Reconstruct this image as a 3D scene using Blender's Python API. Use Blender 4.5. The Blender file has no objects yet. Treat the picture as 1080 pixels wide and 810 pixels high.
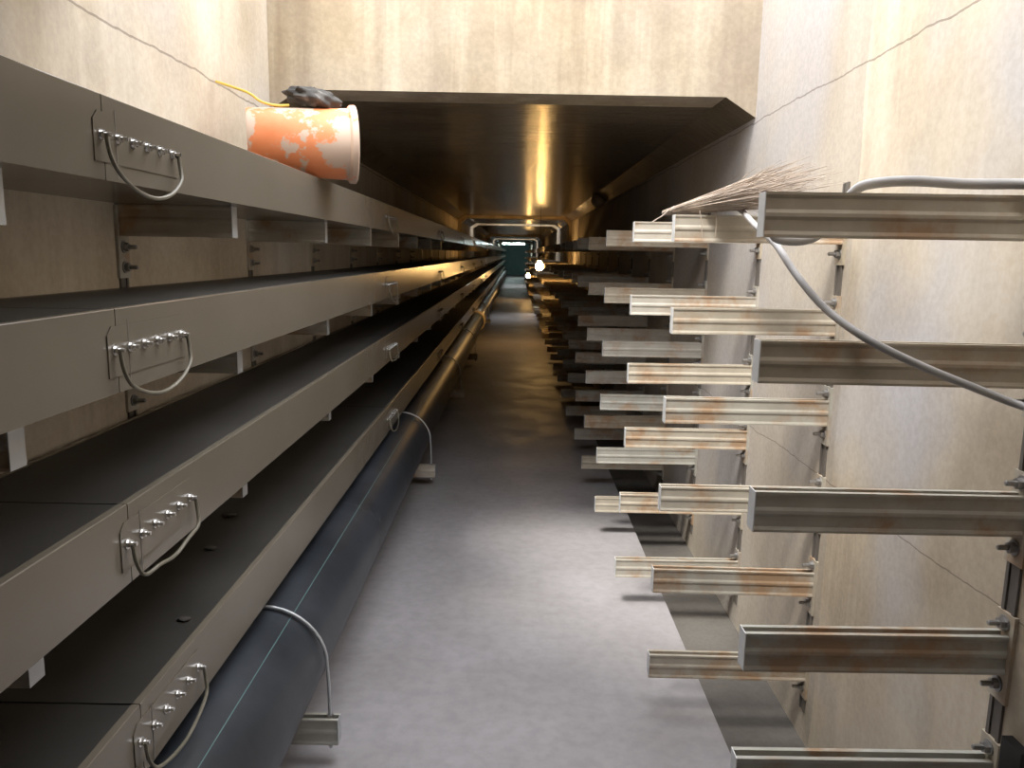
import bpy, math, random
from mathutils import Vector, Matrix

sc = bpy.context.scene
col = sc.collection
random.seed(7)

# ------------------------------------------------------------------ camera
F = 828.07                      # focal length in pixels of a 1080 x 810 frame
CAM_R = Vector((0.999828, 0.004705, 0.017937))
CAM_U = Vector((-0.018466, 0.163915, 0.986302))
CAM_F = Vector((-0.001700, 0.986463, -0.163974))
H = 1.585                       # camera height above the floor
cam_data = bpy.data.cameras.new('camera')
cam_data.sensor_width = 36.0
cam_data.lens = F / 1080 * 36.0
cam_data.clip_start = 0.05
cam_data.clip_end = 200
cam = bpy.data.objects.new('camera', cam_data)
col.objects.link(cam)
m3 = Matrix((CAM_R, CAM_U, -CAM_F)).transposed()
cam.matrix_world = Matrix.Translation((0, 0, H)) @ m3.to_4x4()
sc.camera = cam

# ------------------------------------------------------------------ light
world = bpy.data.worlds.new('overcast_sky')
sc.world = world
world.use_nodes = True
bg = world.node_tree.nodes['Background']
bg.inputs['Color'].default_value = (0.93, 0.95, 1.0, 1)
bg.inputs['Strength'].default_value = 6.6
sun_data = bpy.data.lights.new('hazy_sun', 'SUN')
sun_data.energy = 4.6
sun_data.angle = math.radians(13)
sun_data.color = (1.0, 0.95, 0.86)
sun = bpy.data.objects.new('hazy_sun', sun_data)
sun.rotation_euler = Vector((0.34, 0.42, -1.0)).to_track_quat('-Z', 'Y').to_euler()
sun.location = (-1, -1, 8)
col.objects.link(sun)
sc.view_settings.view_transform = 'Standard'
sc.view_settings.look = 'None'
sc.view_settings.gamma = 1.0
sc.view_settings.use_curve_mapping = False
sc.view_settings.exposure = -0.2
sc.cycles.use_denoising = True
sc.cycles.max_bounces = 10
sc.cycles.diffuse_bounces = 7
sc.cycles.sample_clamp_indirect = 6.0

XL, XR = -1.09, 1.04            # tunnel walls
ZC = H + 0.69                   # tunnel ceiling
YF = 3.59                       # where the roofed tunnel begins again
YB = 0.60                       # near edge of the open shaft at the right wall
YBL = 2.05                      # ... and at the left wall: unseen roof edge skewed to darken near trays
SHAFT_TOP = ZC + 0.9
HOLES = ((YB, YF, SHAFT_TOP), (19.0, 20.2, ZC + 1.6), (38.0, 40.0, ZC + 2.0))
YEND = 60.0
YBACK = -4.0
for (a, b, t) in HOLES:
    ld = bpy.data.lights.new('shaft_portal', 'AREA')
    ld.shape = 'RECTANGLE'
    ld.size = XR - XL
    ld.size_y = b - a
    ld.cycles.is_portal = True
    lo = bpy.data.objects.new('shaft_portal', ld)
    lo.location = ((XL + XR) / 2, (a + b) / 2, t)
    col.objects.link(lo)


def ray(px, py):
    return CAM_R * ((px - 540) / F) - CAM_U * ((py - 405) / F) + CAM_F


def at_x(px, py, x):
    d = ray(px, py); d = d * (x / d.x); return Vector((d.x, d.y, d.z + H))


def at_y(px, py, y):
    d = ray(px, py); d = d * (y / d.y); return Vector((d.x, d.y, d.z + H))


def at_z(px, py, z):
    d = ray(px, py); d = d * ((z - H) / d.z); return Vector((d.x, d.y, d.z + H))


# ------------------------------------------------------------------ materials
class NT:
    def __init__(self, name):
        self.m = bpy.data.materials.new(name)
        self.m.use_nodes = True
        self.t = self.m.node_tree
        self.b = self.t.nodes['Principled BSDF']

    def n(self, kind, **kw):
        o = self.t.nodes.new(kind)
        for k, v in kw.items():
            if k in o.inputs:
                o.inputs[k].default_value = v
            else:
                setattr(o, k, v)
        return o

    def l(self, a, b):
        self.t.links.new(a, b)

    def coord(self, scale=(1, 1, 1), loc=(0, 0, 0)):
        tc = self.n('ShaderNodeTexCoord')
        mp = self.n('ShaderNodeMapping')
        mp.inputs['Scale'].default_value = scale
        mp.inputs['Location'].default_value = loc
        self.l(tc.outputs['Object'], mp.inputs['Vector'])
        return mp.outputs['Vector']

    def noise(self, scale, detail=4, rough=0.55, stretch=(1, 1, 1), loc=(0, 0, 0)):
        k = self.n('ShaderNodeTexNoise', Scale=scale, Detail=detail, Roughness=rough)
        self.l(self.coord(stretch, loc), k.inputs['Vector'])
        return k.outputs['Fac']

    def ramp(self, fac, stops):
        r = self.n('ShaderNodeValToRGB')
        e = r.color_ramp.elements
        while len(e) < len(stops):
            e.new(0.5)
        for i, (p, c) in enumerate(stops):
            e[i].position = p
            e[i].color = (*c, 1) if len(c) == 3 else c
        self.l(fac, r.inputs['Fac'])
        return r.outputs['Color']

    def mix(self, fac, a, b, mode='MIX'):
        x = self.n('ShaderNodeMix', data_type='RGBA', blend_type=mode)
        for s, v in ((0, fac), (6, a), (7, b)):
            if hasattr(v, 'is_linked'):
                self.l(v, x.inputs[s])
            elif s == 0:
                x.inputs[s].default_value = v
            else:
                x.inputs[s].default_value = (*v, 1)
        return x.outputs[2]

    def bump(self, h, strength=0.3, dist=0.01, normal=None):
        k = self.n('ShaderNodeBump', Strength=strength, Distance=dist)
        self.l(h, k.inputs['Height'])
        if normal:
            self.l(normal, k.inputs['Normal'])
        return k.outputs['Normal']

    def math(self, op, a, b=None):
        k = self.n('ShaderNodeMath', operation=op)
        for i, v in enumerate((a, b)):
            if v is None:
                continue
            if hasattr(v, 'is_linked'):
                self.l(v, k.inputs[i])
            else:
                k.inputs[i].default_value = v
        return k.outputs[0]


W3 = lambda v: (v, v, v)


def concrete(name, light, mid, dark, rough=0.85, streak=0.6, cool=0.4, seams=(), spec=0.3, bump=0.12, ripple=0.0, grey_from=None):
    k = NT(name)
    big = k.ramp(k.noise(1.1, 5, 0.6, loc=(3, 1, 2)), [(0.34, dark), (0.49, mid), (0.64, light)])
    # rain / grout runs: stretched along the vertical
    run = k.ramp(k.noise(4.2, 5, 0.65, (1, 1, 0.06)), [(0.50, W3(0)), (0.66, W3(1))])
    big = k.mix(k.math('MULTIPLY', run, streak * 0.8), big, tuple(min(1, c * 1.12) for c in light))
    run2 = k.ramp(k.noise(4.0, 5, 0.65, (1.3, 1.3, 0.08), (9, 4, 0)), [(0.50, W3(0)), (0.66, W3(1))])
    big = k.mix(k.math('MULTIPLY', run2, streak * 0.7), big, dark)
    cl = k.ramp(k.noise(0.9, 3, 0.5, loc=(7, 7, 1)), [(0.5, W3(0)), (0.66, W3(1))])
    big = k.mix(k.math('MULTIPLY', cl, cool), big, (0.53, 0.53, 0.57))
    if grey_from:
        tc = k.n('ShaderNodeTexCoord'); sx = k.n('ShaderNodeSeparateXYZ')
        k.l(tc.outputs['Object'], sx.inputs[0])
        st = k.math('GREATER_THAN', k.math('ADD', sx.outputs[1], k.math('MULTIPLY', k.noise(4, 3), 0.05)), grey_from + 0.025)
        big = k.mix(k.math('MULTIPLY', st, 0.5), big, (0.42, 0.375, 0.33))  # greyer tint mixed in deeper than a slightly wavering line
    sp = k.noise(60, 3, 0.6)
    big = k.mix(0.10, big, k.ramp(sp, [(0.35, W3(0.2)), (0.65, W3(0.9))]), 'OVERLAY')
    hgt = k.math('ADD', k.math('MULTIPLY', k.noise(14, 5, 0.6), 0.6), k.math('MULTIPLY', sp, 0.15))
    if ripple:
        hgt = k.math('ADD', hgt, k.math('MULTIPLY', k.noise(2.0, 4, 0.6, (0.5, 9, 1)), ripple))
    if seams:
        tc = k.n('ShaderNodeTexCoord'); sx = k.n('ShaderNodeSeparateXYZ')
        k.l(tc.outputs['Object'], sx.inputs[0])
        wob = k.math('MULTIPLY', k.math('SUBTRACT', k.noise(3, 4, 0.6, loc=(2, 5, 8)), 0.5), 0.05)
        tot = None
        for (axis, pos, wid, am) in seams:
            d = k.math('ABSOLUTE', k.math('SUBTRACT', k.math('ADD', sx.outputs[axis], k.math('MULTIPLY', wob, am)), pos))
            s = k.math('LESS_THAN', d, wid)
            tot = s if tot is None else k.math('MAXIMUM', tot, s)
        big = k.mix(k.math('MULTIPLY', tot, 0.55), big, (0.12, 0.09, 0.07))
        hgt = k.math('SUBTRACT', hgt, k.math('MULTIPLY', tot, 0.6))
    k.l(big, k.b.inputs['Base Color'])
    k.l(k.bump(hgt, bump, 0.006), k.b.inputs['Normal'])
    k.b.inputs['Roughness'].default_value = rough
    k.b.inputs['Specular IOR Level'].default_value = spec
    return k.m


M = {}
M['wall'] = concrete('cast_concrete', (0.70, 0.62, 0.50), (0.60, 0.515, 0.395), (0.45, 0.37, 0.27),
                     seams=((2, H + 0.585, 0.0035, 1), (2, H - 0.722, 0.0025, 1)))
M['wall_r'] = concrete('cast_concrete_two_tone', (0.72, 0.64, 0.52), (0.62, 0.535, 0.415), (0.47, 0.39, 0.29), cool=0.8, grey_from=2.47,
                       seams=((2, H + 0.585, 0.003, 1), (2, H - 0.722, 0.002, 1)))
M['front'] = concrete('cast_concrete_streaked', (0.50, 0.425, 0.31), (0.39, 0.315, 0.21), (0.27, 0.205, 0.13), streak=1.0, cool=0.15)
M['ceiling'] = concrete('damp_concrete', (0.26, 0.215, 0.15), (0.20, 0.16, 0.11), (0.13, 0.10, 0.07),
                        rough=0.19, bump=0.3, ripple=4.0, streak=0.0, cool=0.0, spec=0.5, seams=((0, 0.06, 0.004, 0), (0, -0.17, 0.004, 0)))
M['gutter'] = concrete('wet_dark_concrete', (0.17, 0.16, 0.145), (0.13, 0.12, 0.11), (0.08, 0.075, 0.07), rough=0.6, streak=0, cool=0.0)


def floor_mat():
    k = NT('smooth_grey_floor')
    c = k.ramp(k.noise(1.6, 5, 0.6), [(0.3, (0.33, 0.315, 0.32)), (0.55, (0.38, 0.365, 0.38)), (0.75, (0.43, 0.415, 0.435))])
    c = k.mix(0.25, c, k.ramp(k.noise(18, 4, 0.6), [(0.35, W3(0.35)), (0.6, W3(0.6))]), 'OVERLAY')
    k.l(c, k.b.inputs['Base Color'])
    k.l(k.bump(k.noise(30, 4, 0.6), 0.08, 0.005), k.b.inputs['Normal'])
    k.l(k.ramp(k.noise(2.5, 4), [(0.3, W3(0.42)), (0.7, W3(0.6))]), k.b.inputs['Roughness'])
    k.b.inputs['Specular IOR Level'].default_value = 0.4
    return k.m


M['floor'] = floor_mat()


def painted(name, c1, c2, rough=0.38, metallic=0.0, scale=3.0, rust=None, rustlo=0.56, stretch=(1, 1, 1), spec=0.5, perobj=False, rustw=0.14):
    k = NT(name)
    c = k.ramp(k.noise(scale, 4, 0.6, stretch), [(0.3, c1), (0.7, c2)])
    if rust:
        f = k.noise(5.0, 5, 0.65, stretch)
        if perobj:
            oi = k.n('ShaderNodeObjectInfo')
            tc = k.n('ShaderNodeTexCoord')
            ad = k.n('ShaderNodeVectorMath', operation='ADD')
            cx = k.n('ShaderNodeCombineXYZ')
            rm = k.math('MULTIPLY', oi.outputs['Random'], 37.0)
            k.l(rm, cx.inputs[0]); k.l(rm, cx.inputs[1])
            k.l(tc.outputs['Object'], ad.inputs[0]); k.l(cx.outputs[0], ad.inputs[1])
            nz = k.n('ShaderNodeTexNoise', Scale=6.0, Detail=5, Roughness=0.62)
            k.l(ad.outputs[0], nz.inputs['Vector'])
            f = nz.outputs['Fac']
            warm = k.ramp(oi.outputs['Random'], [(0.0, (1.0, 0.93, 0.82)), (0.5, (1, 1, 1)), (1.0, (0.9, 0.96, 1.0))])
            c = k.mix(1.0, c, warm, 'MULTIPLY')
        c = k.mix(k.ramp(f, [(rustlo, W3(0)), (rustlo + rustw, W3(0.85))]), c, rust)
    k.l(c, k.b.inputs['Base Color'])
    k.b.inputs['Roughness'].default_value = rough
    k.b.inputs['Metallic'].default_value = metallic
    k.b.inputs['Specular IOR Level'].default_value = spec
    k.l(k.bump(k.noise(40, 3, 0.5), 0.05, 0.004), k.b.inputs['Normal'])
    return k.m


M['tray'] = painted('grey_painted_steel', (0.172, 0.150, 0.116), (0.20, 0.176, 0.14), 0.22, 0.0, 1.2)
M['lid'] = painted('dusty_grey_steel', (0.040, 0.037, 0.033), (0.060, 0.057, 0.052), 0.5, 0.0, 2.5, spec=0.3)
M['galv'] = painted('galvanised_rusty_steel', (0.45, 0.415, 0.35), (0.58, 0.545, 0.475), 0.55, 0.0, 9.0, (0.42, 0.26, 0.145), 0.50, perobj=True)
M['galv_clean'] = painted('galvanised_steel', (0.50, 0.52, 0.54), (0.60, 0.62, 0.64), 0.45, 0.4, 8.0)
M['cap'] = painted('bright_zinc_edge', (0.74, 0.75, 0.75), (0.82, 0.83, 0.83), 0.5, 0.0, 20.0)
M['bolt'] = painted('dull_bolt_steel', (0.30, 0.29, 0.28), (0.42, 0.41, 0.40), 0.4, 0.7, 30.0)
M['bright_bolt'] = painted('shiny_bolt_steel', (0.62, 0.60, 0.57), (0.74, 0.72, 0.69), 0.22, 0.9, 30.0)
M['slot'] = painted('dark_steel_channel', (0.13, 0.115, 0.10), (0.20, 0.18, 0.16), 0.6, 0.1, 12.0)
M['wire'] = painted('grey_earth_wire', (0.17, 0.155, 0.12), (0.24, 0.22, 0.17), 0.45, 0.1, 20.0)
M['pipe'] = painted('black_plastic_pipe', (0.012, 0.016, 0.022), (0.05, 0.058, 0.072), 0.40, 0.0, 2.6, (0.12, 0.128, 0.14), 0.62)
M['stripe'] = painted('blue_green_stripe', (0.10, 0.20, 0.20), (0.14, 0.25, 0.25), 0.45, 0.0, 5.0)
M['cable'] = painted('grey_cable_sheath', (0.42, 0.41, 0.41), (0.55, 0.54, 0.54), 0.5, 0.0, 9.0)
M['twig'] = painted('dry_twig', (0.36, 0.29, 0.235), (0.62, 0.53, 0.45), 0.8, 0.0, 25.0)
M['yellow'] = painted('yellow_cord', (0.72, 0.50, 0.07), (0.80, 0.58, 0.12), 0.6, 0.0, 8.0)
M['bag'] = painted('black_grey_cloth', (0.02, 0.019, 0.018), (0.10, 0.095, 0.088), 0.85, 0.0, 9.0, (0.45, 0.43, 0.40), 0.60)
M['orange'] = painted('orange_plastic_with_cement', (0.85, 0.25, 0.085), (0.92, 0.36, 0.17), 0.55, 0.0, 6.0, (0.64, 0.55, 0.46), 0.47, rustw=0.03)
M['black'] = painted('black_plastic', (0.015, 0.015, 0.017), (0.03, 0.03, 0.032), 0.5, 0.0, 10.0)
M['debris'] = painted('dark_grit', (0.05, 0.045, 0.04), (0.10, 0.09, 0.08), 0.9, 0.0, 30.0)
M['teal'] = painted('teal_painted_wall', (0.17, 0.33, 0.32), (0.25, 0.42, 0.40), 0.6, 0.0, 3.0)
M['lampglass'] = painted('frosted_lamp_cover', (0.60, 0.50, 0.36), (0.70, 0.60, 0.45), 0.25, 0.0, 10.0)


def emit(name, c, s):
    k = NT(name)
    k.b.inputs['Base Color'].default_value = (*c, 1)
    k.b.inputs['Emission Color'].default_value = (*c, 1)
    k.b.inputs['Emission Strength'].default_value = s
    return k.m


M['bulb'] = emit('warm_bulb_glow', (1.0, 0.58, 0.20), 120.0)
M['tube'] = emit('cool_tube_glow', (0.80, 1.0, 0.97), 130.0)


# ------------------------------------------------------------------ mesh helpers
class MB:
    def __init__(self):
        self.v = []; self.f = []; self.s = []

    def add(self, vs, fs, smooth=False):
        o = len(self.v)
        self.v += [tuple(p) for p in vs]
        self.f += [tuple(i + o for i in f) for f in fs]
        self.s += [smooth] * len(fs)
        return self

    def box(self, a, b):
        (x0, y0, z0), (x1, y1, z1) = a, b
        vs = [(x0, y0, z0), (x1, y0, z0), (x1, y1, z0), (x0, y1, z0), (x0, y0, z1), (x1, y0, z1), (x1, y1, z1), (x0, y1, z1)]
        return self.add(vs, [(0, 3, 2, 1), (4, 5, 6, 7), (0, 1, 5, 4), (1, 2, 6, 5), (2, 3, 7, 6), (3, 0, 4, 7)])

    def prism(self, poly, axis, a, b, smooth=False):
        """poly: 2-D outline, counter-clockwise looking along -axis; extruded along axis from a to b"""
        def P(p, t):
            return {0: (t, p[0], p[1]), 1: (p[0], t, p[1]), 2: (p[0], p[1], t)}[axis]
        n = len(poly)
        vs = [P(p, a) for p in poly] + [P(p, b) for p in poly]
        fs = [tuple(range(n))[::-1], tuple(range(n, 2 * n))]
        fs += [(i, (i + 1) % n, n + (i + 1) % n, n + i) for i in range(n)]
        return self.add(vs, fs, smooth)

    def tube(self, pts, r, seg=8, caps=True):
        pts = [Vector(p) for p in pts]
        n = len(pts)
        rs = r if isinstance(r, (list, tuple)) else [r] * n
        vs = []; fs = []
        t0 = (pts[1] - pts[0]).normalized()
        up = Vector((0, 0, 1)) if abs(t0.z) < 0.9 else Vector((1, 0, 0))
        nrm = t0.cross(up).normalized()
        for i, p in enumerate(pts):
            t = (pts[min(i + 1, n - 1)] - pts[max(i - 1, 0)]).normalized()
            nrm = (nrm - t * nrm.dot(t)).normalized()
            bi = t.cross(nrm)
            for k in range(seg):
                a = 2 * math.pi * k / seg
                vs.append(p + (nrm * math.cos(a) + bi * math.sin(a)) * rs[i])
        for i in range(n - 1):
            for k in range(seg):
                k2 = (k + 1) % seg
                fs.append((i * seg + k, i * seg + k2, (i + 1) * seg + k2, (i + 1) * seg + k))
        if caps:
            fs.append(tuple(range(seg))[::-1])
            fs.append(tuple(range((n - 1) * seg, n * seg)))
        return self.add(vs, fs, True)

    def lathe(self, prof, seg=24, mat=None):
        """prof: list of (r, h) turned about local z"""
        vs = []; fs = []
        for r, h in prof:
            for k in range(seg):
                a = 2 * math.pi * k / seg
                vs.append((r * math.cos(a), r * math.sin(a), h))
        for i in range(len(prof) - 1):
            for k in range(seg):
                k2 = (k + 1) % seg
                fs.append((i * seg + k, i * seg + k2, (i + 1) * seg + k2, (i + 1) * seg + k))
        fs.append(tuple(range(seg))[::-1])
        fs.append(tuple(range((len(prof) - 1) * seg, len(prof) * seg)))
        if mat is not None:
            vs = [mat @ Vector(v) for v in vs]
        return self.add(vs, fs, True)

    def mesh(self, name, m):
        me = bpy.data.meshes.new(name)
        me.from_pydata(self.v, [], self.f)
        me.polygons.foreach_set('use_smooth', self.s)
        me.materials.append(m)
        me.update()
        if any(self.s):
            me.set_sharp_from_angle(angle=math.radians(40))
        return me

    def obj(self, name, m, parent=None):
        return link(name, self.mesh(name, m), parent)


def link(name, me, parent=None, loc=None):
    o = bpy.data.objects.new(name, me)
    col.objects.link(o)
    if parent is not None:
        o.parent = parent
    if loc is not None:
        o.location = loc
    return o


def tag(o, label, cat, group=None, kind=None):
    o['label'] = label
    o['category'] = cat
    if group:
        o['group'] = group
    if kind:
        o['kind'] = kind
    return o


def empty(name, loc=(0, 0, 0)):
    o = bpy.data.objects.new(name, None)
    o.empty_display_size = 0.05
    col.objects.link(o)
    o.location = loc
    return o


def struct(name, mb, m, label, cat):
    return tag(mb.obj(name, m), label, cat, kind='structure')


def smooth_path(pts, n=8):
    pts = [Vector(p) for p in pts]
    out = []
    for i in range(len(pts) - 1):
        p0 = pts[max(i - 1, 0)]; p1 = pts[i]; p2 = pts[i + 1]; p3 = pts[min(i + 2, len(pts) - 1)]
        for k in range(n):
            t = k / n
            out.append(0.5 * ((2 * p1) + (p2 - p0) * t + (2 * p0 - 5 * p1 + 4 * p2 - p3) * t * t + (3 * p1 - p0 - 3 * p2 + p3) * t ** 3))
    out.append(pts[-1])
    return out


# ------------------------------------------------------------------ the setting
XD = 0.725                      # floor slab ends here, the gutter begins
ZG = -0.09
T = 0.25
struct('floor', MB().box((XL - T, YBACK, -0.35), (XD, YEND, 0)), M['floor'],
       'smooth pale grey concrete floor running down the tunnel', 'floor')
struct('trim_1', MB().box((XD, YBACK, -0.35), (XR + T, YEND, ZG)), M['gutter'],
       'dark damp gutter channel between the floor and right wall', 'gutter')
wl = MB().box((XL - T, YBACK, 0), (XL, YEND, ZC))
wr = MB().box((XR, YBACK, ZG), (XR + T, YEND, ZC))
for (a, b, t) in HOLES:
    wl.box((XL - T, a - T, ZC), (XL, b + T, t))
    wr.box((XR, a - T, ZC), (XR + T, b + T, t))
struct('wall_left', wl, M['wall'], 'stained cream concrete wall behind the cable trays', 'wall')
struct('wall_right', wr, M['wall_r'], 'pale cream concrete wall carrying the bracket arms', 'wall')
# ceilings: flat slab with sloped haunches along both walls
segs = ((YBACK, YB), (YF, 19.0), (20.2, 38.0), (40.0, YEND))
ce = MB()
for i, (a, b) in enumerate(segs):
    if i == 0:
        ce.prism([(XL - T, a), (XR + T, a), (XR + T, YB - T), (XL - T, YBL - T)], 2, ZC, ZC + T)
        continue
    ce.box((XL - T, a + T, ZC), (XR + T, b - (T if i < 3 else 0), ZC + T))
    if i:
        hw, hh = 0.135, 0.085
        ce.prism([(XL, ZC), (XL, ZC - hh), (XL + hw, ZC)], 1, a + 0.004, b)
        ce.prism([(XR, ZC), (XR - hw, ZC), (XR, ZC - hh)], 1, a + 0.004, b)
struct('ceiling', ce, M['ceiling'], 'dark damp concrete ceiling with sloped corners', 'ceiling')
for (a, b, t) in HOLES:
    near = a == YB
    wf = MB().box((XL, b, ZC), (XR, b + T, t))
    wf.prism([(XL, ZC), (XL, ZC - 0.085), (XL + 0.135, ZC)], 1, b, b + 0.004)
    wf.prism([(XR, ZC), (XR - 0.135, ZC), (XR, ZC - 0.085)], 1, b, b + 0.004)
    struct('wall_front', wf, M['front'],
           'streaked concrete wall above the tunnel opening' if near else
           ('concrete wall of the second light shaft above the ceiling' if b < 30 else 'concrete wall of the farthest light shaft above the ceiling'), 'wall')
    wb = MB()
    ya = YBL if near else a
    wb.prism([(XL, ya - T), (XR, a - T), (XR, a), (XL, ya)], 2, ZC, t)
    struct('wall_back', wb, M['front'],
           'unseen near wall of the open shaft, skewed to shade the trays' if near else
           ('near wall of the second light shaft' if b < 30 else 'near wall of the farthest light shaft'), 'wall')
struct('wall_end', MB().box((XL - T, YEND, -0.35), (XR + T, YEND + T, ZC + T)), M['teal'],
       'tiny teal wall closing the far end of the tunnel', 'wall')
struct('wall_rear', MB().box((XL - T, YBACK - T, -0.35), (XR + T, YBACK, ZC + T)), M['wall'],
       'concrete wall closing the tunnel behind the viewer', 'wall')


def ring(y, d, w, label, n):
    """shallow concrete collar with chamfered corners around a construction joint"""
    def outline(e):
        x0, x1, z1 = XL + e, XR - e, ZC - e
        c = 0.10
        return [(x0, 0.0), (x0, z1 - c), (x0 + c, z1), (x1 - c, z1), (x1, z1 - c), (x1, 0.0)]
    o, i = outline(0.0), outline(d)
    o = [(XL, 0.0), (XL, ZC), (XL, ZC), (XR, ZC), (XR, ZC), (XR, 0.0)]
    mb = MB()
    for k in range(5):
        q = [o[k], o[k + 1], i[k + 1], i[k]]
        if (Vector(q[0]) - Vector(q[1])).length < 1e-6:
            q = [o[k], i[k + 1], i[k]]
        mb.prism(q, 1, y, y + w)
    struct('trim_%d' % n, mb, M['front'], label, 'collar')


ring(15.0, 0.045, 0.35, 'concrete collar at the first construction joint, lit orange by the bulb', 2)
ring(30.0, 0.06, 0.5, 'smaller orange-lit collar further down the tunnel', 3)
ring(46.0, 0.06, 0.6, 'distant collar around the teal end of the tunnel', 4)

# ------------------------------------------------------------------ right-hand bracket arms
AW, AH = 0.041, 0.084


def arm_profile():
    w, h, t, lip = AW / 2, AH, 0.003, 0.011
    r = 0.0028
    # open-topped, open-bottomed double channel, ribbed sides, seam in the middle (y, z), counter-clockwise
    right = [(w, 0), (w, h * .06), (w - r, h * .14), (w - r, h * .38), (w, h * .46), (w, h * .54), (w - r, h * .62), (w - r, h * .86), (w, h * .94), (w, h)]
    top = [(w - lip, h), (w - lip, h - 0.010), (w - lip + t, h - 0.010), (w - lip + t, h - t), (w - t - r, h - t), (w - t - r, h * .53),
           (-w + t + r, h * .53), (-w + t + r, h - t), (-w + lip - t, h - t), (-w + lip - t, h - 0.010), (-w + lip, h - 0.010), (-w + lip, h)]
    left = [(-y, z) for (y, z) in reversed(right)]
    bot = [(-y, h - z) for (y, z) in top]
    return right + top + left + bot


PROF = arm_profile()


def make_bracket_meshes(L, mirror, hs=1.0):
    """arm reaches from x=0 (wall side) to x=-L (tip); mirrored for the left wall. z=0 is the arm's top."""
    s = 1 if mirror else -1
    AH = 0.084 * hs
    prof = [(y, z * hs - AH) for y, z in PROF]
    a = MB().prism(prof, 0, *((0.008, L) if mirror else (-L, -0.008)))
    cap = MB()
    e = s * L
    e2 = s * (L + 0.002)
    lo, hi = min(e, e2), max(e, e2)
    w, h = AW / 2, AH
    cap.box((lo, -w, -h), (hi, w, 0))
    p0, p1 = (0, 0.008) if mirror else (-0.008, 0)
    plate = MB().box((p0, -0.03, -AH - 0.065), (p1, 0.03, 0.045))
    if mirror:
        plate = MB().box((p0, -0.03, -AH - 0.115), (p1, 0.03, -0.001))
    bolts = []
    for zz in ((-AH - 0.085, -AH - 0.03) if mirror else (0.022, -AH - 0.03)):
        b = MB()
        rot = Matrix.Translation((s * 0.008, 0, zz)) @ Matrix.Rotation(s * math.pi / 2, 4, 'Y')
        b.lathe([(0.017, 0), (0.017, 0.003), (0.0165, 0.003)], 12, rot)
        b.lathe([(0.012, 0.003), (0.012, 0.014)], 6, rot)
        b.lathe([(0.006, 0.014), (0.006, 0.034), (0.004, 0.036)], 8, rot)
        bolts.append(b)
    far = MB()
    for q in (a, plate):
        far.add(q.v, q.f)
    return dict(arm=a.mesh('arm', M['galv']), cap=cap.mesh('cut_end', M['galv_clean'] if mirror else M['cap']), plate=plate.mesh('base_plate', M['galv']),
                bolts=[b.mesh('bolt', M['bolt']) for b in bolts], far=far.mesh('bracket_arm', M['galv']))


def bracket(name, meshes, loc, label, group, full=True):
    if not full:
        o = link(name, meshes['far'], None, loc)
        return tag(o, label, 'bracket', group)
    t = empty(name, loc)
    tag(t, label, 'bracket', group)
    link('arm', meshes['arm'], t)
    link('cut_end', meshes['cap'], t)
    link('base_plate', meshes['plate'], t)
    for b in meshes['bolts']:
        link('bolt', b, t)
    return t


TIPS = {0: ((812, 201), (806, 360), (797, 519), (788, 667), (780, 799), None),
        1: ((714, 226), (710, 324), (703, 420), (698.5, 514), (690, 602), (686, 692)),
        2: ((670, 233), (667.6, 311), (664, 383.5), (660, 452.6), (655.5, 522), (651, 590)),
        3: ((641, 243), (638, 303), (636, 360), (635, 417), (630, 473), (629, 525)),
        4: ((622, 250), (622, 298), (620, 346), (618.5, 391), (617, 438), (614, 482))}
ROWY = [1.535, 2.545, 3.398, 4.319, 5.238]
TIERZ = [0.1295, -0.1638, -0.4669, -0.7686, -1.0659, -1.3705]
ORD = ['first', 'second', 'third', 'fourth', 'fifth', 'sixth', 'seventh', 'eighth', 'ninth', 'tenth', 'eleventh', 'twelfth', 'thirteenth', 'fourteenth', 'fifteenth', 'sixteenth', 'seventeenth',
       'eighteenth', 'nineteenth', 'twentieth']
TIERN = ['top', 'second highest', 'third highest', 'third lowest', 'second lowest', 'lowest']
cache = {}
NROW = 47
for i in range(NROW):
    y = ROWY[i] if i < 5 else 5.238 + 0.93 * (i - 4)
    if i >= 5:
        ROWY.append(y)
    for j in range(6):
        L, z = XR - 0.495, TIERZ[j]
        if i in TIPS and TIPS[i][j]:
            p = at_y(*TIPS[i][j], y - AW / 2)
            L = XR - p.x
            z = p.z - H
        elif i > 4:
            L += random.uniform(-0.015, 0.015); z += random.uniform(-0.006, 0.006)
        key = round(L, 2)
        if key not in cache:
            cache[key] = make_bracket_meshes(key, False)
        if i == 0:
            lab = '%s galvanised bracket arm in the nearest column on the right wall' % TIERN[j]
        elif i < 20:
            lab = '%s bracket arm in the %s column from the front, right wall' % (TIERN[j], ORD[i])
        else:
            lab = 'small distant bracket arm of the %s tier, beyond the twentieth right column' % TIERN[j]
        b = bracket('bracket_arm', cache[key], (XR, y, H + z), lab, 'bracket arms on the right wall', i < 12)
        b.rotation_euler = (0, random.uniform(-0.006, 0.006), random.uniform(-0.008, 0.008))
chan = MB()
chan.box((-0.006, -0.022, 0), (0.03, -0.012, 1)); chan.box((-0.006, 0.012, 0), (0.03, 0.022, 1)); chan.box((-0.002, -0.012, 0), (0.03, 0.012, 1))
chan_me = chan.mesh('wall_channel', M['slot'])
for i in range(NROW):
    o = link('wall_channel', chan_me, None, (XR, ROWY[i], 0.02))
    o.scale = (1, 1, H + 0.22)
    lab = ('dark steel channel set in the right wall behind the %s' % ('nearest bracket column' if i == 0 else '%s bracket column' % ORD[i])) if i < 20 \
        else 'dark wall channel behind distant bracket columns on the right'
    tag(o, lab, 'channel', 'wall channels on the right wall')

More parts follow.
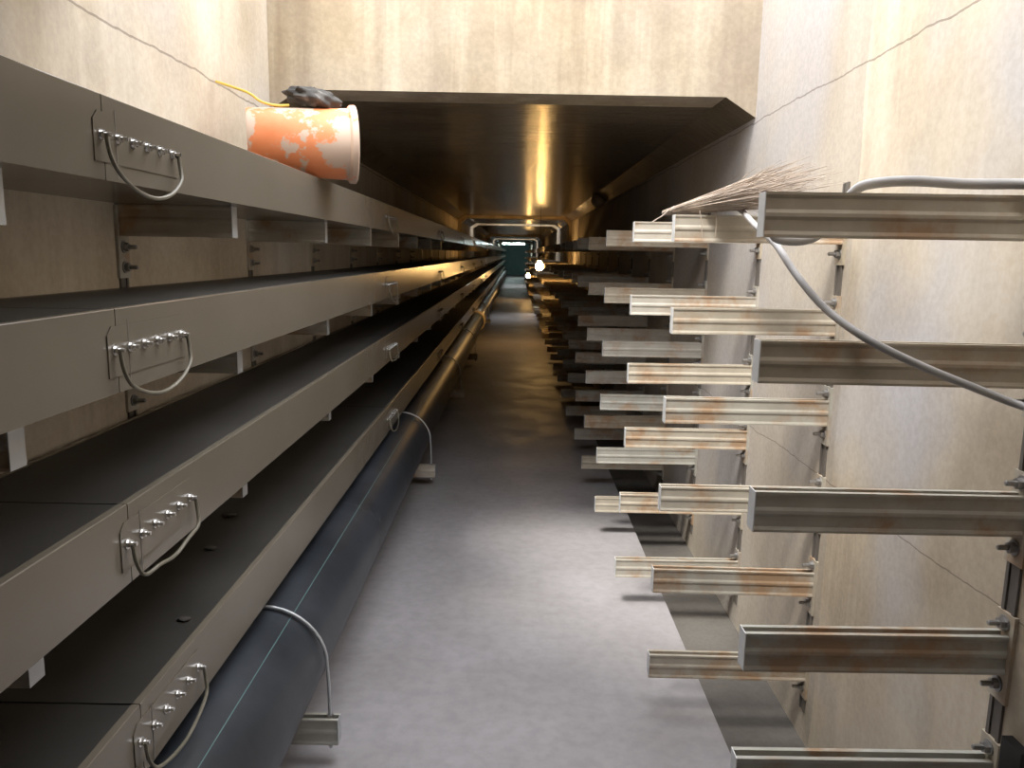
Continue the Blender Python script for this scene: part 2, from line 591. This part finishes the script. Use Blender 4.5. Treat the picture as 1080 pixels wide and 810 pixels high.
# ------------------------------------------------------------------ left-hand cable trays
XT = -0.714                     # front face of the trays
XTB = XT - 0.35
TOPS = [H + 0.257, H - 0.110, H - 0.472, H - 0.877]
TH = [0.144, 0.152, 0.152, 0.150]
JOINTS = [1.40 + 3.0 * k for k in range(-1, 19)]
YT0, YT1 = -3.2, 58.0
TN = ['topmost grey cable tray, an orange bucket lying on it', 'second cable tray from the top, bright bulb glare along its far end',
      'third cable tray from the top on the left', 'lowest cable tray on the left, just above the black pipe']
SUPY = [1.19, 2.195, 3.25] + [3.25 + 1.0 * k for k in range(1, 18)]

wire_meshes = {}
for q in range(4):
    zt, h = TOPS[q], TH[q]
    tray = empty('cable_tray', (XT, 0, zt - h))
    tag(tray, TN[q], 'cable tray', 'cable trays stacked on the left wall')
    edges = [YT0] + JOINTS + [YT1]
    edges = sorted(e for e in edges if YT0 <= e <= YT1)
    for a, b in zip(edges[:-1], edges[1:]):
        if b - a < 0.1:
            continue
        g = 0.0015
        # trough: bottom and two sides with a small return flange
        t = 0.003
        poly = [(0, 0), (0, h - 0.0015), (-0.0015, h), (-0.016, h), (-0.016, h - t), (-t, h - t), (-t, t), (-0.35 + t, t), (-0.35 + t, h - t), (-0.334, h - t), (-0.334, h),
                (-0.35, h), (-0.35, 0)]
        MB().prism(poly, 1, a + g, b - g).obj('tray_section', M['tray'], tray)
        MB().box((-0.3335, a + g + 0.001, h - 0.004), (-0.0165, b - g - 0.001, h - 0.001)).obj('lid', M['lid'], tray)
    for k, jy in enumerate(JOINTS[1:8]):
        jy0 = jy + 0.04
        jp = MB().prism([(jy0 - 0.075, 0.03), (jy0 + 0.25, 0.03), (jy0 + 0.25, h - 0.045), (jy0 + 0.235, h - 0.03), (jy0 - 0.06, h - 0.03), (jy0 - 0.075, h - 0.045)], 0, 0.0002, 0.0022) \
            .obj('joint_plate', M['tray'], tray)
        MB().box((0.0022, jy0 - 0.0016, 0.006), (0.0027, jy0 + 0.0016, h - 0.022)).obj('joint_gap', M['slot'], tray)
        zb = h * 0.52
        ys = [jy0 - 0.052 + 0.056 * n for n in range(6)]
        for n, yy in enumerate(ys):
            b = MB()
            rot = Matrix.Translation((0.0022, yy, zb)) @ Matrix.Rotation(math.pi / 2, 4, 'Y')
            b.lathe([(0.0105, 0), (0.0105, 0.002)], 12, rot)
            b.lathe([(0.0075, 0.002), (0.0075, 0.009)], 6, rot)
            b.lathe([(0.004, 0.009), (0.004, 0.018)], 8, rot)
            b.obj('bolt', M['bright_bolt'], jp)
        # earth bonding wire looped from the first bolt to the last
        ya, yb = ys[0] - 0.004, ys[-1] + 0.004
        dip = (-0.002, 0.002, 0.022, 0.008)[q]
        pts = [(0.014, ya, zb), (0.018, ya + 0.002, zb * 0.55), (0.024, ya + 0.02, 0.012), (0.028, ya + 0.075, dip - 0.012),
               (0.028, (ya + yb) / 2, dip - 0.02), (0.028, yb - 0.075, dip - 0.008), (0.024, yb - 0.016, 0.02), (0.018, yb - 0.001, zb * 0.6), (0.014, yb, zb)]
        MB().tube(smooth_path(pts, 6), 0.004, 7).obj('earth_wire', M['wire'], tray)

# support arms under the trays and their wall channels
sup = make_bracket_meshes(0.315, True)
sup_low = make_bracket_meshes(0.315, True, 0.48)
for i, y in enumerate(SUPY):
    for q in range(4):
        name = ['topmost', 'second', 'third', 'lowest'][q]
        if i < 6:
            lab = 'short support arm under the %s left tray, %s from the front' % (name, ORD[i])
        else:
            lab = 'distant short support arm under the %s left tray' % name
        bracket('tray_support_arm', sup_low if q == 3 else sup, (XL, y, TOPS[q] - TH[q] - 0.0005), lab, 'support arms under the cable trays', i < 8)
    o = link('wall_channel', chan_me, None, (XL, y, 0.02))
    o.scale = (-1, 1, H + 0.16)
    tag(o, ('dark steel channel on the left wall behind the trays, %s from the front' % ORD[i]) if i < 6
        else 'distant wall channel behind the left cable trays', 'channel', 'wall channels on the left wall')

# ------------------------------------------------------------------ pipe on brackets
PR, PX, PZ = 0.175, -0.748, H - 1.257
pipe = empty('drain_pipe', (PX, 0, PZ))
tag(pipe, 'thick black plastic pipe running under the lowest cable tray', 'pipe')
MB().tube([(0, -3.2, 0), (0, 6, 0), (0, 20, 0), (0, 58, 0)], PR, 40).obj('pipe_wall', M['pipe'], pipe)
sa = math.radians(61)
c0, c1 = sa - 0.007, sa + 0.007
r1, r0 = PR + 0.0012, PR - 0.004
MB().prism([(r0 * math.cos(c0), r0 * math.sin(c0)), (r1 * math.cos(c0), r1 * math.sin(c0)), (r1 * math.cos(c1), r1 * math.sin(c1)), (r0 * math.cos(c1), r0 * math.sin(c1))],
           1, -3.2, 58).obj('stripe', M['stripe'], pipe)
MB().tube([(0, 14.6, 0), (0, 14.62, 0), (0, 15.2, 0), (0, 15.22, 0)], [PR + 0.002, PR + 0.03, PR + 0.03, PR + 0.002], 32).obj('coupling', M['lampglass'], pipe)
psup = make_bracket_meshes(-XL - 0.525, True)
for i, y in enumerate([2.24, 5.20, 8.20, 11.2, 17.2]):
    n = ['nearest', 'second', 'third', 'fourth', 'farthest'][i]
    t = empty('pipe_support', (XL, y, PZ - PR - 0.001))
    tag(t, '%s steel support arm with round hoop holding the black pipe' % n, 'pipe bracket', 'supports along the pipe')
    link('arm', psup['arm'], t); link('cut_end', psup['cap'], t); link('base_plate', psup['plate'], t)
    for b in psup['bolts']:
        link('bolt', b, t)
    cx, cz, rr = PX - XL, PR + 0.001, PR + 0.010
    pts = [(cx + rr + 0.012, 0, -AH - 0.02), (cx + rr + 0.012, 0, 0.0), (cx + rr + 0.010, 0, cz * 0.6)]
    pts += [(cx + (rr + 0.006 * math.cos(a)) * math.cos(a), 0, cz + rr * math.sin(a)) for a in [math.pi * k / 20 for k in range(1, 20)]]
    pts += [(cx - rr - 0.006, 0, cz * 0.6), (cx - rr - 0.006, 0, 0.0), (cx - rr - 0.006, 0, -AH - 0.02)]
    MB().tube(pts, 0.0055, 10).obj('hoop', M['galv_clean'], t)
    for xx in (cx + rr + 0.012,):
        nb = MB()
        nb.lathe([(0.011, 0), (0.011, 0.009)], 6, Matrix.Translation((xx, 0, -AH - 0.0095)))
        nb.lathe([(0.011, 0), (0.011, 0.009)], 6, Matrix.Translation((xx, 0, 0.0005)))
        nb.obj('nut', M['bolt'], t)

# ------------------------------------------------------------------ bucket, bag and cord on the top tray
zl = TOPS[0]
bk0 = Vector((-0.955, 2.87, zl + 0.119))
bk1 = Vector((-0.598, 2.985, zl + 0.125))
ax = (bk1 - bk0)
Lb = ax.length
q = ax.to_track_quat('Z', 'Y')
bucket = empty('bucket', bk0)
bucket.rotation_mode = 'QUATERNION'
bucket.rotation_quaternion = q
tag(bucket, 'orange plastic bucket smeared with cement, lying on the top tray', 'bucket')
MB().lathe([(0.02, 0.004), (0.098, 0.004), (0.108, 0.0), (0.112, 0.006), (0.116, 0.10), (0.120, 0.20), (0.126, Lb - 0.03), (0.126, Lb), (0.121, Lb), (0.116, 0.2),
            (0.106, 0.012), (0.02, 0.010)], 40).obj('bucket_wall', M['orange'], bucket)
MB().lathe([(0.1262, Lb - 0.028), (0.137, Lb - 0.02), (0.139, Lb - 0.002), (0.135, Lb + 0.002), (0.1262, Lb)], 40).obj('rim', M['orange'], bucket)

# crumpled cloth on top of the bucket
def lump(cx, sx, sy, sz, seed, nu=44, nv=28):
    rnd = random.Random(seed)
    ph = [(rnd.uniform(0, 6.28), rnd.uniform(0, 6.28), rnd.randint(2, 8), rnd.randint(2, 8), rnd.uniform(0.02, 0.065)) for _ in range(12)]
    vs = []; fs = []
    for i in range(nv + 1):
        th = math.pi * i / nv
        for k in range(nu):
            a = 2 * math.pi * k / nu
            r = 1 + sum(m * math.sin(n1 * a + p1) * math.sin(n2 * th + p2) for p1, p2, n1, n2, m in ph)
            vs.append((cx[0] + sx * r * math.sin(th) * math.cos(a), cx[1] + sy * r * math.sin(th) * math.sin(a), cx[2] + sz * r * math.cos(th)))
    for i in range(nv):
        for k in range(nu):
            k2 = (k + 1) % nu
            fs.append((i * nu + k, (i + 1) * nu + k, (i + 1) * nu + k2, i * nu + k2))
    return MB().add(vs, fs, True)


mid = at_y(332, 116, 2.96)
cl = lump((0, 0, 0), 0.098, 0.06, 0.036, 5).obj('cloth_bundle', M['bag'])
cl.location = (mid.x, 2.94, zl + 0.276)
cl.rotation_euler = (0, math.radians(8), math.radians(18))
tag(cl, 'crumpled black and grey cloth lying on top of the orange bucket', 'cloth')
cord = [at_x(228, 86, XL + 0.012), at_y(240, 90, 2.86), at_y(262, 98, 2.84), at_y(275, 107, 2.84), at_y(290, 111, 2.86), at_y(305, 111, 2.88)]
tag(MB().tube(smooth_path(cord, 6), 0.0045, 7).obj('cord', M['yellow']), 'thin yellow cord trailing from the wall to the orange bucket', 'cord')

# ------------------------------------------------------------------ twig bundle across the top right arms
tw = empty('twig_bundle', (0.56, 2.6, H + 0.135))
tag(tw, 'bundle of dry brown twigs lying over the top right bracket arms', 'twigs')
rnd = random.Random(11)
base = at_y(706, 224.5, 2.70)
tipc = at_y(866, 190, 2.22)
off = Vector(tw.location)
axis = (tipc - base)
L = axis.length
ad = axis.normalized()
side = ad.cross(Vector((0, 0, 1))).normalized()
upv = side.cross(ad)
mb = MB()
for k in range(230):
    a = rnd.uniform(0, 6.283); s = math.sqrt(rnd.random())
    u, v = s * math.cos(a), s * math.sin(a)
    ln = L * rnd.uniform(0.58, 0.98)
    st = rnd.uniform(-0.03, 0.05)
    pts = []
    jx, jy = rnd.uniform(-.012, .012), rnd.uniform(-.012, .012)
    for t in (0, 0.2, 0.45, 0.72, 1.0):
        d = st + ln * t
        spread = 0.010 + 0.072 * max(0.0, min(d / L, 1.1)) ** 0.8
        p = base + ad * d + side * (u * spread * 1.3 + jx * t * t * 1.5) + upv * (v * spread * 0.72 + 0.003 + jy * t * t * 1.5)
        p.z = max(p.z, H + TIERZ[0] + 0.004)
        pts.append(p - off)
    mb.tube(pts, [0.0019, 0.0018, 0.0016, 0.0012, 0.0006], 4)
    if rnd.random() < 0.55:
        p = pts[3]; e = p + (ad * 0.09 + side * rnd.uniform(-.035, .035) + upv * rnd.uniform(-.02, .04))
        mb.tube([p, (p + e) / 2 + upv * 0.004, e], [0.0012, 0.0009, 0.0005], 4)
o = mb.obj('twigs', M['twig'], tw)
o['kind'] = 'stuff'
tie = MB()
tp = base + ad * 0.03 + upv * 0.003
tie.tube([tp - off + (side * math.cos(a) * 0.020 + upv * math.sin(a) * 0.0125) for a in [2 * math.pi * k / 16 for k in range(17)]], 0.003, 6)
tie.obj('binding', M['twig'], tw)
st = MB()
for (pa, pb) in (((738, 222), (740, 252)), ((755, 224), (754, 250)), ((705, 222), (688, 234))):
    a, b = at_y(*pa, 2.50), at_y(*pb, 2.495)
    st.tube([a - off, (a + b) / 2 - off + Vector((0.004, 0, 0)), b - off], 0.0016, 5)
st.obj('loose_stalk', M['twig'], tw)

# ------------------------------------------------------------------ cables on the right
pts = [at_y(1150, 196, 1.40), at_y(1085, 194, 1.50), at_y(1020, 194, 1.535), at_y(965, 191, 1.54), at_y(925, 193, 1.56), at_y(903, 200, 1.585), at_y(885, 222, 1.60),
       at_y(862, 248, 1.605), at_y(838, 254, 1.595), at_y(817, 249, 1.60), at_y(826, 232, 1.61), at_y(850, 226, 1.62)]
tag(MB().tube(smooth_path(pts, 8), 0.010, 12).obj('cable', M['cable']), 'thick grey cable lying on the nearest top right bracket arm', 'cable')
pts = [at_y(774, 218, 2.53), at_y(784, 224, 2.46), at_y(797, 238, 2.1), at_y(817, 256, 1.75), at_y(840, 290, 1.65), at_y(870, 325, 1.58), at_y(912, 356, 1.50), at_y(965, 383, 1.47), at_y(1020, 406, 1.46),
       at_y(1080, 429, 1.44), at_y(1160, 452, 1.28)]
tag(MB().tube(smooth_path(pts, 8), 0.0078, 12).obj('cable', M['cable']), 'thin grey cable hanging in a curve across the nearest right arms', 'cable')

# small black box low on the right wall
p = at_x(1073, 787, XR)
bb = MB().box((-0.022, -0.045, -0.06), (0.0, 0.018, 0.012)).obj('cover_box', M['black'])
bb.location = (XR, p.y, p.z)
tag(bb, 'small black plastic box low on the right wall at the frame edge', 'box')

# debris chips on the lowest tray
for (px, py, s, lab) in ((222, 579, 0.012, 'dark grit chip on the lowest tray lid, middle of three'),
                         (194, 654, 0.010, 'dark grit chip on the lowest tray lid, nearest one'),
                         (242, 544, 0.016, 'largest dark grit chip on the lowest tray lid, farthest back')):
    p = at_z(px, py, TOPS[3] + 0.001)
    d = lump((0, 0, s * 0.35), s * 1.6, s, s * 0.45, int(px), 10, 6).obj('debris_chip', M['debris'])
    d.location = (p.x, p.y, TOPS[3] + 0.0005)
    tag(d, lab, 'debris', 'grit on the lowest tray')

# ------------------------------------------------------------------ lamps
def bulb(p, r, label, strength_mat):
    t = empty('hanging_bulb', p)
    tag(t, label, 'light bulb', 'bulbs strung along the tunnel')
    MB().lathe([(0.002, -r), (r * .5, -r * .87), (r * .87, -r * .5), (r, 0), (r * .87, r * .5), (r * .55, r * .9), (r * .4, r * 1.3)], 16).obj('bulb', strength_mat, t)
    MB().lathe([(r * .45, r * 1.3), (r * .5, r * 1.35), (r * .5, r * 2.4), (r * .2, r * 2.6)], 12).obj('socket', M['black'], t)
    MB().tube([(0, 0, r * 2.5), (0.01, 0, r * 4), (0, 0, ZC - p[2])], 0.005, 6).obj('flex', M['black'], t)


b1 = at_y(569, 281, 13.9)
bulb(b1, 0.075, 'bright warm bare bulb hanging deep in the tunnel by the right brackets', M['bulb'])
b2 = at_y(557, 291, 27.0)
bulb(b2, 0.075, 'small warm bulb further back, low beside the right brackets', M['bulb'])

p = at_z(630, 208, ZC - 0.03)
t = empty('bulkhead_light', (XR - 0.085, p.y, ZC - 0.05))
t.rotation_euler = (math.radians(-35), math.radians(35), 0)
tag(t, 'small round unlit bulkhead lamp at the right ceiling corner', 'ceiling lamp')
MB().lathe([(0.085, 0.0), (0.085, -0.025), (0.07, -0.03)], 20).obj('lamp_base', M['bolt'], t)
MB().lathe([(0.082, -0.0305), (0.078, -0.06), (0.05, -0.095), (0.004, -0.11)], 20).obj('lamp_cover', M['lampglass'], t)

t = empty('tube_light', (-0.15, 52.0, ZC - 0.05))
tag(t, 'cool white tube light at the far teal end of the tunnel', 'tube light')
MB().box((-0.75, -0.05, 0.0), (0.75, 0.05, 0.05)).obj('housing', M['galv_clean'], t)
MB().tube([(-0.72, 0, -0.025), (0.72, 0, -0.025)], 0.024, 12).obj('tube', M['tube'], t)
